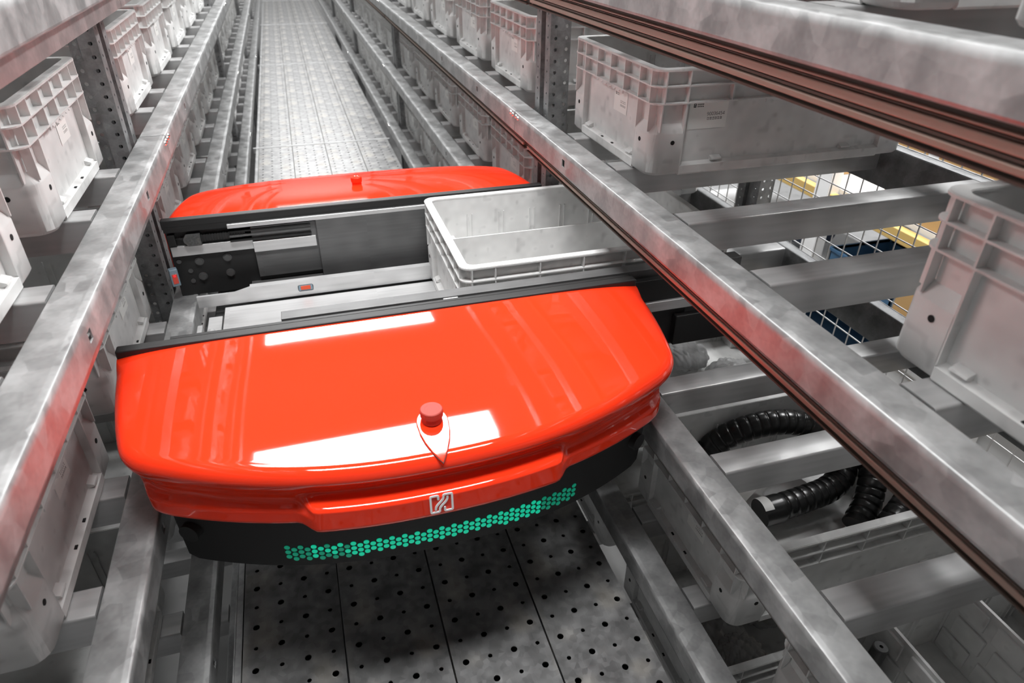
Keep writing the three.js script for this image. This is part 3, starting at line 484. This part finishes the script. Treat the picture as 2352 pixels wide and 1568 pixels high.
// guide bar with its sensor
{
  const shp = poly([[sx(-0.93), sy(-1.80)], [sx(1.0), sy(-1.80)], [sx(1.0), sy(-1.715)], [sx(-0.66), sy(-1.715)], [sx(-0.74), sy(-1.735)], [sx(-0.93), sy(-1.735)]]);
  const slot = rrect(0.0175, 0.0085, 0.004).map(([a, b]) => new THREE.Vector2(a + sx(-0.375), b + sy(-1.757))); shp.holes.push(new THREE.Path(slot));
  const g = extrude(shp, U * 0.016); g.translate(0, 0, sz(-0.475)); const bar = part('guide_bar', join([g, box(sx(-0.66), sx(1.0), sy(-1.720), sy(-1.715), sz(-0.50), sz(-0.475))]), M.alu, shuttle);
  const s = part('optical_sensor', join([rbox(-0.0165, 0.0165, -0.0078, 0.0078, -0.014, 0.003, 0.002)]), M.sensorBody, bar, 'small sensor with an orange window'); s.position.set(sx(-0.375), sy(-1.757), sz(-0.467));
  const t = part('optical_sensor', join([rbox(-0.009, 0.009, -0.021, 0.021, -0.008, 0.008, 0.002)]), M.sensorBody, shuttle, 'blue-grey sensor with a red light'); t.position.set(sx(-1.035), sy(-1.668), sz(-0.60)); t.rotation.y = 0.3;
  part('red_window', join([rbox(-0.0055, 0.0055, -0.014, 0.010, 0.007, 0.0092, 0.001)]), M.sensorRed, t);
  const lamp = part('sensor_light', new THREE.SphereGeometry(0.0025, 10, 8), new THREE.MeshStandardMaterial({ name: 'red_led', color: lin(0.4, 0, 0), emissive: lin(1, 0.02, 0.03), emissiveIntensity: 1.4 }), t); lamp.position.set(0, 0.006, 0.0095);
  part('orange_window', join([rbox(-0.011, 0.011, -0.0045, 0.0055, 0.0025, 0.0042, 0.001)]), new THREE.MeshStandardMaterial({ name: 'orange_window', color: lin(0.45, 0.06, 0.02), roughness: 0.2, emissive: lin(0.3, 0.03, 0.01) }), s);
}
// far telescopic fork
{
  const f = part('far_fork', join([box(sx(-1.03), sx(1.03), sy(-1.805), sy(-1.395), sz(-0.657), sz(-0.640)), box(sx(-1.03), sx(1.03), sy(-1.425), sy(-1.395), sz(-0.64), sz(-0.612))]), M.anod, shuttle, 'black telescopic fork frame');
  part('slide_bar', join([rbox(sx(-1.02), sx(-0.60), sy(-1.565), sy(-1.510), sz(-0.640), sz(-0.622), 0.0008)]), M.alu, f);
  part('middle_stage', join([rbox(sx(-0.61), sx(1.38), sy(-1.735), sy(-1.44), sz(-0.6385), sz(-0.618), 0.001), rbox(sx(-0.66), sx(1.0), sy(-1.79), sy(-1.765), sz(-0.64), sz(-0.60), 0.001)]), M.slide, f);
  part('slide_bar', join([rbox(sx(-0.61), sx(-0.28), sy(-1.580), sy(-1.520), sz(-0.618), sz(-0.605), 0.0008)]), M.alu, f);
  part('inner_stage', join([rbox(sx(-0.27), sx(1.62), sy(-1.765), sy(-1.425), sz(-0.6165), sz(-0.597), 0.001)]), M.slide, f);
  part('profile_strip', join([rbox(sx(-0.72), sx(1.60), sy(-1.428), sy(-1.405), sz(-0.632), sz(-0.596), 0.001)]), M.alu, f, 'light aluminium strip');
  for (const [i, y] of [1.45, 1.475, 1.50].entries()) part('belt_line', box(sx(-0.72), sx(-0.30), sy(-y - 0.008), sy(-y), sz(-0.6385), sz(-0.612 + i * 0.004)), i % 2 ? M.slide : M.anod, f);
  part('belt', join([...Array(16).keys()].map((k) => box(sx(-0.86 + k * 0.0135), sx(-0.86 + k * 0.0135 + 0.008), sy(-1.49), sy(-1.455), sz(-0.64), sz(-0.617))).concat([box(sx(-0.86), sx(-0.64), sy(-1.487), sy(-1.458), sz(-0.64), sz(-0.62))])), M.black, f);
  part('belt_clamp', join([extrude(poly([[0, 0.01], [0.008, 0], [0.036, 0], [0.036, 0.026], [0.006, 0.026], [0, 0.018]].map(([a, b]) => [a, b])), 0.016).translate(sx(-0.945), sy(-1.505), sz(-0.638))]), new THREE.MeshStandardMaterial({ name: 'speckled_clamp', color: lin(0.20), metalness: 0.5, roughness: 0.6, map: rep(plankC, 14) }), f);
  part('tension_block', join([rbox(sx(-1.02), sx(-0.985), sy(-1.50), sy(-1.44), sz(-0.64), sz(-0.61), 0.001), rbox(sx(-0.965), sx(-0.95), sy(-1.475), sy(-1.465), sz(-0.64), sz(-0.62), 0.0008), rbox(sx(-1.0), sx(-0.945), sy(-1.472), sy(-1.466), sz(-0.632), sz(-0.626), 0.0006)]), M.anod, f);
  for (const [x, y] of [[-0.900, -1.610], [-0.757, -1.605], [-0.900, -1.700], [-0.758, -1.697]]) { const b = part('bolt', join([cyl(0.019 * U, 0.005, 6).rotateX(Math.PI / 2), cyl(0.023 * U, 0.002, 20).rotateX(Math.PI / 2).translate(0, 0, -0.002)]), M.bolt, f); b.position.set(sx(x), sy(y), sz(-0.640) + 0.003); }
  for (const [x, y] of [[-1.0, -1.60], [-0.955, -1.66], [-0.955, -1.72], [-0.70, -1.415], [0.16, -1.412]]) { const b = part('screw', join([cyl(0.012 * U, 0.003, 16).rotateX(Math.PI / 2)]), M.bolt, f); b.position.set(sx(x), sy(y), sz(y > -1.43 ? -0.612 : -0.640) + 0.001); }
}
// near telescopic fork, run out to the right under the rail
{
  const f = part('near_fork', join([box(sx(-0.90), sx(1.034), sy(-1.80), sy(-1.40), sz(0.588), sz(0.612)), rbox(sx(-0.86), sx(1.034), sy(-1.40), sy(-1.372), sz(0.572), sz(0.590), 0.0008)]), M.anod, shuttle, 'black telescopic fork frame');
  part('middle_stage', join([rbox(sx(-0.60), sx(1.36), sy(-1.79), sy(-1.425), sz(0.530), sz(0.566), 0.001)]), M.anod, f);
  part('slide_bar', join([rbox(sx(1.05), sx(1.55), sy(-1.585), sy(-1.535), sz(0.566), sz(0.584), 0.001)]), M.alu, f);
  part('inner_stage', join([rbox(sx(-0.46), sx(1.66), sy(-1.78), sy(-1.392), sz(0.452), sz(0.518), 0.001)]), M.slide, f);
  part('stage_block', join([rbox(sx(0.20), sx(0.265), sy(-1.425), sy(-1.396), sz(0.520), sz(0.558), 0.001)]), M.alu, f);
  part('carriage_end', join([rbox(sx(1.30), sx(1.60), sy(-1.78), sy(-1.62), sz(0.520), sz(0.60), 0.002)]), M.black, f);
}
// the tote it carries
{
  const t = makeTote('carried_tote', 'pale grey tote sliding off the red shuttle onto the right rack', [mx(1.283), my(-1.804), mz(-3.135)], null, -1, false);
  delete t.userData.group;
  part('divider', join([rbox(-TL + 0.018, TL - 0.018, 0.008, 0.172, -0.0015, 0.0015, 0.001)]), M.tote, t);
}

// ------------------------------------------------------------------ things in the near totes
function ribbedHose(points, radius, pitch, closedEnd) {
  const curve = new THREE.CatmullRomCurve3(points.map((p) => new THREE.Vector3(mx(p[0]), my(p[1]), mz(p[2]))), false, 'centripetal');
  const L = curve.getLength(), n = Math.floor(L / pitch * 9), m = 20, fr = curve.computeFrenetFrames(n, false); const rings = [];
  for (let i = 0; i <= n; i++) { const p = curve.getPointAt(i / n), ph = ((i / 9) % 1); const r = radius * (0.90 + 0.10 * Math.pow(Math.sin(Math.min(1, ph * 1.06) * Math.PI * 0.5 + 0.5), 1) - (ph > 0.9 || ph < 0.06 ? 0.085 : 0)); const ring = []; for (let k = 0; k < m; k++) { const a = k / m * Math.PI * 2; const v = p.clone().addScaledVector(fr.normals[i], r * Math.cos(a)).addScaledVector(fr.binormals[i], r * Math.sin(a)); ring.push([v.x, v.y, v.z]); } rings.push(ring); }
  return mergeVertices(loft(rings), 1e-6);
}
function oneMesh(name, geo, mat, label, category, group) { const m = new THREE.Mesh(geo, mat); m.name = numbered(name); tag(m, label, category, group); m.castShadow = m.receiveShadow = true; scene.add(m); return m; }
{
  const h = thing('ribbed_hose', 'long black ribbed hose arching through the open tote under the beams', 'hose', [0, 0, 0]);
  const main = [[1.765, -2.46, -2.30], [1.80, -2.38, -2.30], [1.869, -2.31, -2.285], [1.976, -2.25, -2.26], [2.12, -2.225, -2.235], [2.25, -2.24, -2.20], [2.355, -2.29, -2.13], [2.404, -2.36, -2.04], [2.378, -2.41, -1.97], [2.27, -2.44, -1.923], [2.115, -2.45, -1.905], [1.96, -2.46, -1.898]];
  part('tube', ribbedHose(main, 0.067 * U, 0.0195), M.hose, h);
  const cf = part('cuff', join([cyl(0.071 * U, 0.045, 28).rotateZ(Math.PI / 2)]), M.hose, h, 'smooth black end cuff'); cf.position.set(mx(1.905), my(-2.462), mz(-1.895)); cf.rotation.z = 0.06;
  const band = part('barcode_band', join([new THREE.CylinderGeometry(0.0718 * U, 0.0718 * U, 0.022, 28, 1, true, 0, Math.PI * 1.2).rotateZ(Math.PI / 2)]), M.label, h, 'white barcode sticker'); band.position.set(mx(1.868), my(-2.462), mz(-1.895)); band.rotation.x = -0.9;
  oneMesh('ribbed_hose', ribbedHose([[2.62, -2.50, -2.12], [2.60, -2.38, -2.06], [2.54, -2.33, -1.98], [2.47, -2.36, -1.88], [2.40, -2.44, -1.80], [2.28, -2.50, -1.72]], 0.067 * U, 0.0195), M.hose, 'coiled black ribbed hose beside the long hose, far end of tote', 'hose', 'black ribbed hoses');
  oneMesh('ribbed_hose', ribbedHose([[2.66, -2.46, -1.78], [2.56, -2.38, -1.72], [2.44, -2.40, -1.66], [2.30, -2.50, -1.62], [2.12, -2.535, -1.63]], 0.062 * U, 0.0195), M.hose, 'short black ribbed hose lying against the near tote wall', 'hose', 'black ribbed hoses');
  const slip = (w, l) => { const g = new THREE.PlaneGeometry(w, l, 14, 10); const p = g.attributes.position; for (let i = 0; i < p.count; i++) p.setZ(i, 0.006 * Math.sin(p.getX(i) * 60) + 0.003 * Math.sin(p.getY(i) * 90)); g.computeVertexNormals(); return g; };
  const b = oneMesh('packing_slip', slip(0.075, 0.05), M.label, 'curled printed packing slip beside the hose cuff', 'paper'); b.position.set(mx(1.87), my(-2.43), mz(-2.06)); b.rotation.set(-1.2, 0.2, 0.5); b.material = M.label;
  const f = oneMesh('plastic_bag', (() => { const g = new THREE.IcosahedronGeometry(0.05, 4); const p = g.attributes.position; for (let i = 0; i < p.count; i++) { const x = p.getX(i) * 22, y = p.getY(i) * 22, z = p.getZ(i) * 22; const k = 1 + 0.16 * Math.sin(x * 1.7 + y) + 0.13 * Math.sin(z * 2.3 - x * 1.1); p.setXYZ(i, p.getX(i) * k, p.getY(i) * k * 0.45, p.getZ(i) * k * 0.8); } g.computeVertexNormals(); return g; })(), M.paper, 'white plastic bag lying under the black hose', 'bag'); f.position.set(mx(2.13), my(-2.54), mz(-2.05)); f.scale.set(1.2, 0.8, 1.0);
}
// crumpled film bags in two totes
function crumple(r, amp, freq, seedOff) { const g = mergeVertices(new THREE.IcosahedronGeometry(r, 18)); const p = g.attributes.position; for (let i = 0; i < p.count; i++) { const x = p.getX(i) / r, y = p.getY(i) / r, z = p.getZ(i) / r; const s = seedOff; const k = 1 + amp * (Math.abs(Math.sin(freq * x + s + 2 * y)) + Math.abs(Math.sin(freq * 1.3 * z - s * 2 + x)) + 0.6 * Math.abs(Math.sin(freq * 2.1 * (x + z) + s)) - 1.2); p.setXYZ(i, p.getX(i) * k, p.getY(i) * k * 0.5, p.getZ(i) * k); } g.computeVertexNormals(); return g; }
const bags = [['second', 2.05, -2.515, -2.93, 0.058, 1.3], ['third', 2.40, -2.50, -2.98, 0.068, 2.9], ['fourth', 2.24, -2.51, -3.30, 0.06, 4.2]];
bags.forEach(([w, x, y, z, r, s], i) => { const m = oneMesh('film_bag', crumple(r, 0.13, 6, s), M.film, ['clear crumpled bag nearest the rail in the tote beside the shuttle', 'large clear crumpled bag in the middle of the tote beside the shuttle', 'clear crumpled bag at the far side of the tote beside the shuttle'][i], 'bag', 'clear parts bags'); m.position.set(mx(x), my(y), mz(z)); m.rotation.y = s; });
[[2.24, -2.53, -2.76, 0.4], [1.86, -2.545, -2.78, -0.3]].forEach(([x, y, z, a], i) => { const m = oneMesh('parts_box', join([rbox(-0.04, 0.04, -0.012, 0.012, -0.028, 0.028, 0.002)]), M.paper, ['small white carton tilted between the clear bags', 'small white carton lying below the tilted one'][i], 'box', 'small white cartons'); m.position.set(mx(x), my(y), mz(z)); m.rotation.set(0.12, a, 0.06); });
[[1.70, -3.26, -1.78, 0.07, 0.7], [2.06, -3.26, -1.95, 0.07, 2.2], [1.72, -3.14, -1.62, 0.045, 3.6]].forEach(([x, y, z, r, s], i) => { const m = oneMesh('film_bag', crumple(r, 0.13, 7, s), M.film, ['shiny crumpled bag below the hose tote, beside the lowest rail', 'shiny crumpled bag deep below the hose tote', 'small shiny crumpled bag nearest the camera below the hose tote'][i], 'bag', 'clear parts bags'); m.position.set(mx(x), my(y), mz(z)); m.rotation.y = s; });
// divider inserts and shaft in the nearest lower tote
{
  const panel = () => { const g = [box(-0.0025, 0.0025, 0, 0.155, -0.183, 0.183)]; for (let r = 0; r < 3; r++) for (let k = 0; k < 5; k++) g.push(rbox(-0.0065, 0.0065, 0.010 + r * 0.048, 0.010 + r * 0.048 + 0.040, -0.178 + k * 0.072 + (r % 2) * 0.012, -0.178 + k * 0.072 + 0.056 + (r % 2) * 0.012, 0.002, 1)); return join(g); };
  const pg = panel(); const y = my(-2.612) + 0.0075;
  [[1.83, 'grey ribbed divider panel beside the black shaft, nearest tote'], [2.235, 'grey ribbed divider panel farther into the nearest lower tote']].forEach(([x, l]) => { const m = oneMesh('divider_panel', pg, M.tote, l, 'divider', 'ribbed dividers'); m.position.set(mx(x), y, mz(-0.735)); });
  const prof = [[0, 0], [0.015, 0], [0.015, 0.075], [0.012, 0.079], [0.012, 0.128], [0.0105, 0.1295], [0.003, 0.1295], [0.003, 0.124], [0, 0.124]].map((q) => new THREE.Vector2(...q));
  const s = oneMesh('steel_shaft', creased(new THREE.LatheGeometry(prof, 28), 0.5), M.bolt, 'black stepped shaft standing in the nearest lower tote', 'shaft'); s.position.set(mx(1.745), y, mz(-1.06)); s.rotation.z = -0.08; s.position.y += 0.001;
}

// ------------------------------------------------------------------ behind the right rack: wire mesh and shelving
{
  const x = mx(3.075), z0 = mz(-8.2), z1 = mz(1.2), y0 = GROUND, y1 = my(-0.95), P = 0.05;
  const t = thing('wire_mesh_panel', 'white welded wire mesh fence behind the right rack', 'fence', [x, y0, 0]);
  const H = [], V = []; for (let y = P; y < y1 - y0; y += P) H.push(box(-0.0013, 0.0013, y - 0.0013, y + 0.0013, z0, z1)); for (let z = z0; z <= z1; z += P) V.push(box(0.0013, 0.0037, 0, y1 - y0, z - 0.0013, z + 0.0013));
  part('horizontal_wires', join(H), M.wire, t).userData.kind = 'stuff'; part('vertical_wires', join(V), M.wire, t).userData.kind = 'stuff';
  part('frame', join([box(-0.01, 0.01, 0, y1 - y0, z0 - 0.02, z0), box(-0.01, 0.01, 0, y1 - y0, z1, z1 + 0.02), box(-0.01, 0.01, y1 - y0 - 0.01, y1 - y0 + 0.01, z0, z1)]), M.wire, t);
}
{
  const xs = mx(5.2), d = 0.55, zs = [-8.4, -5.65, -3.3, -1.0, 1.3], yb = [my(-2.42), my(-3.42), my(-4.45)];
  const t = thing('storage_shelving', 'white post shelving with yellow boards behind the wire mesh', 'shelving', [xs, GROUND, 0]);
  for (const z of zs) for (const q of [0, d]) part('post', join([rbox(q - 0.03, q + 0.03, 0, 2.0, mz(z) - 0.045, mz(z) + 0.045, 0.004)]), M.white, t);
  for (const y of yb) { part('board', join([box(0.03, d - 0.03, y - GROUND - 0.02, y - GROUND, mz(-8.4) + 0.05, mz(1.3) - 0.05)]), M.lampBody, t); part('beam', join([rbox(-0.02, 0.02, y - GROUND - 0.075, y - GROUND - 0.02, mz(-8.4) + 0.05, mz(1.3) - 0.05, 0.004)]), M.yellow, t); }
  const boxes = [
    ['carton', M.card, 'brown carton at the far end of the upper yellow board', -7.4, 0, 0.30, 0.20, 0.30], ['carton', M.card, 'brown carton beside the white post on the upper yellow board', -6.3, 0, 0.32, 0.24, 0.34],
    ['parts_bin', M.blue, 'blue bin on the middle yellow board, second bay', -5.0, 1, 0.34, 0.16, 0.40], ['carton', M.card, 'tall brown carton on the upper yellow board', -4.6, 0, 0.30, 0.30, 0.36], ['cloth_bundle', M.navy, 'dark blue bundle on the middle yellow board', -6.3, 1, 0.3, 0.2, 0.25],
    ['carton', M.card, 'brown carton on the middle yellow board, near bay', -4.1, 1, 0.34, 0.20, 0.34], ['parts_bin', M.blue, 'wide blue bin on the lowest yellow board', -5.6, 2, 0.4, 0.18, 0.60], ['carton', M.paper, 'white carton on the lowest yellow board', -4.2, 2, 0.36, 0.26, 0.42],
    ['carton', M.paper, 'white carton on the middle board nearest the camera', -2.7, 1, 0.40, 0.30, 0.44], ['carton', M.paper, 'large white carton on the lowest board nearest the camera', -2.75, 2, 0.42, 0.34, 0.60], ['carton', M.card, 'brown carton on the middle board, nearest bay', -1.75, 1, 0.36, 0.22, 0.30]];
  for (const [n, m, l, z, lv, w, h, dd] of boxes) {
    const o = thing(n, l, n === 'carton' ? 'box' : n === 'parts_bin' ? 'bin' : 'bundle', [xs + 0.04 + w / 2, yb[lv] + 0.001, mz(z)], n === 'carton' ? 'cartons on the shelving' : undefined);
    if (n === 'parts_bin') { part('bin_body', join([box(-w / 2, w / 2, 0, 0.006, -dd / 2, dd / 2), box(-w / 2, -w / 2 + 0.006, 0, h, -dd / 2, dd / 2), box(w / 2 - 0.006, w / 2, 0, h, -dd / 2, dd / 2), box(-w / 2, w / 2, 0, h, -dd / 2, -dd / 2 + 0.006), box(-w / 2, w / 2, 0, h, dd / 2 - 0.006, dd / 2)]), m, o); part('bin_lip', ringPlate(w / 2 + 0.008, dd / 2 + 0.008, 0.01, w / 2 - 0.006, dd / 2 - 0.006, 0.006, h - 0.012, h), m, o); }
    else if (n === 'cloth_bundle') part('cloth', crumple(0.14, 0.10, 3, 1.2).translate(0, 0.10, 0), m, o);
    else { part('carton_body', join([rbox(-w / 2, w / 2, 0, h, -dd / 2, dd / 2, 0.004)]), m, o); part('tape', box(-w / 2 - 0.0008, w / 2 + 0.0008, h * 0.35, h + 0.0008, -0.025, 0.025), M.label.clone(), o).material = M.paper; }
  }
}
// shadow flags for everything
scene.traverse((o) => { if (o.isMesh) { o.castShadow = true; o.receiveShadow = true; } });
renderer.render(scene, camera);
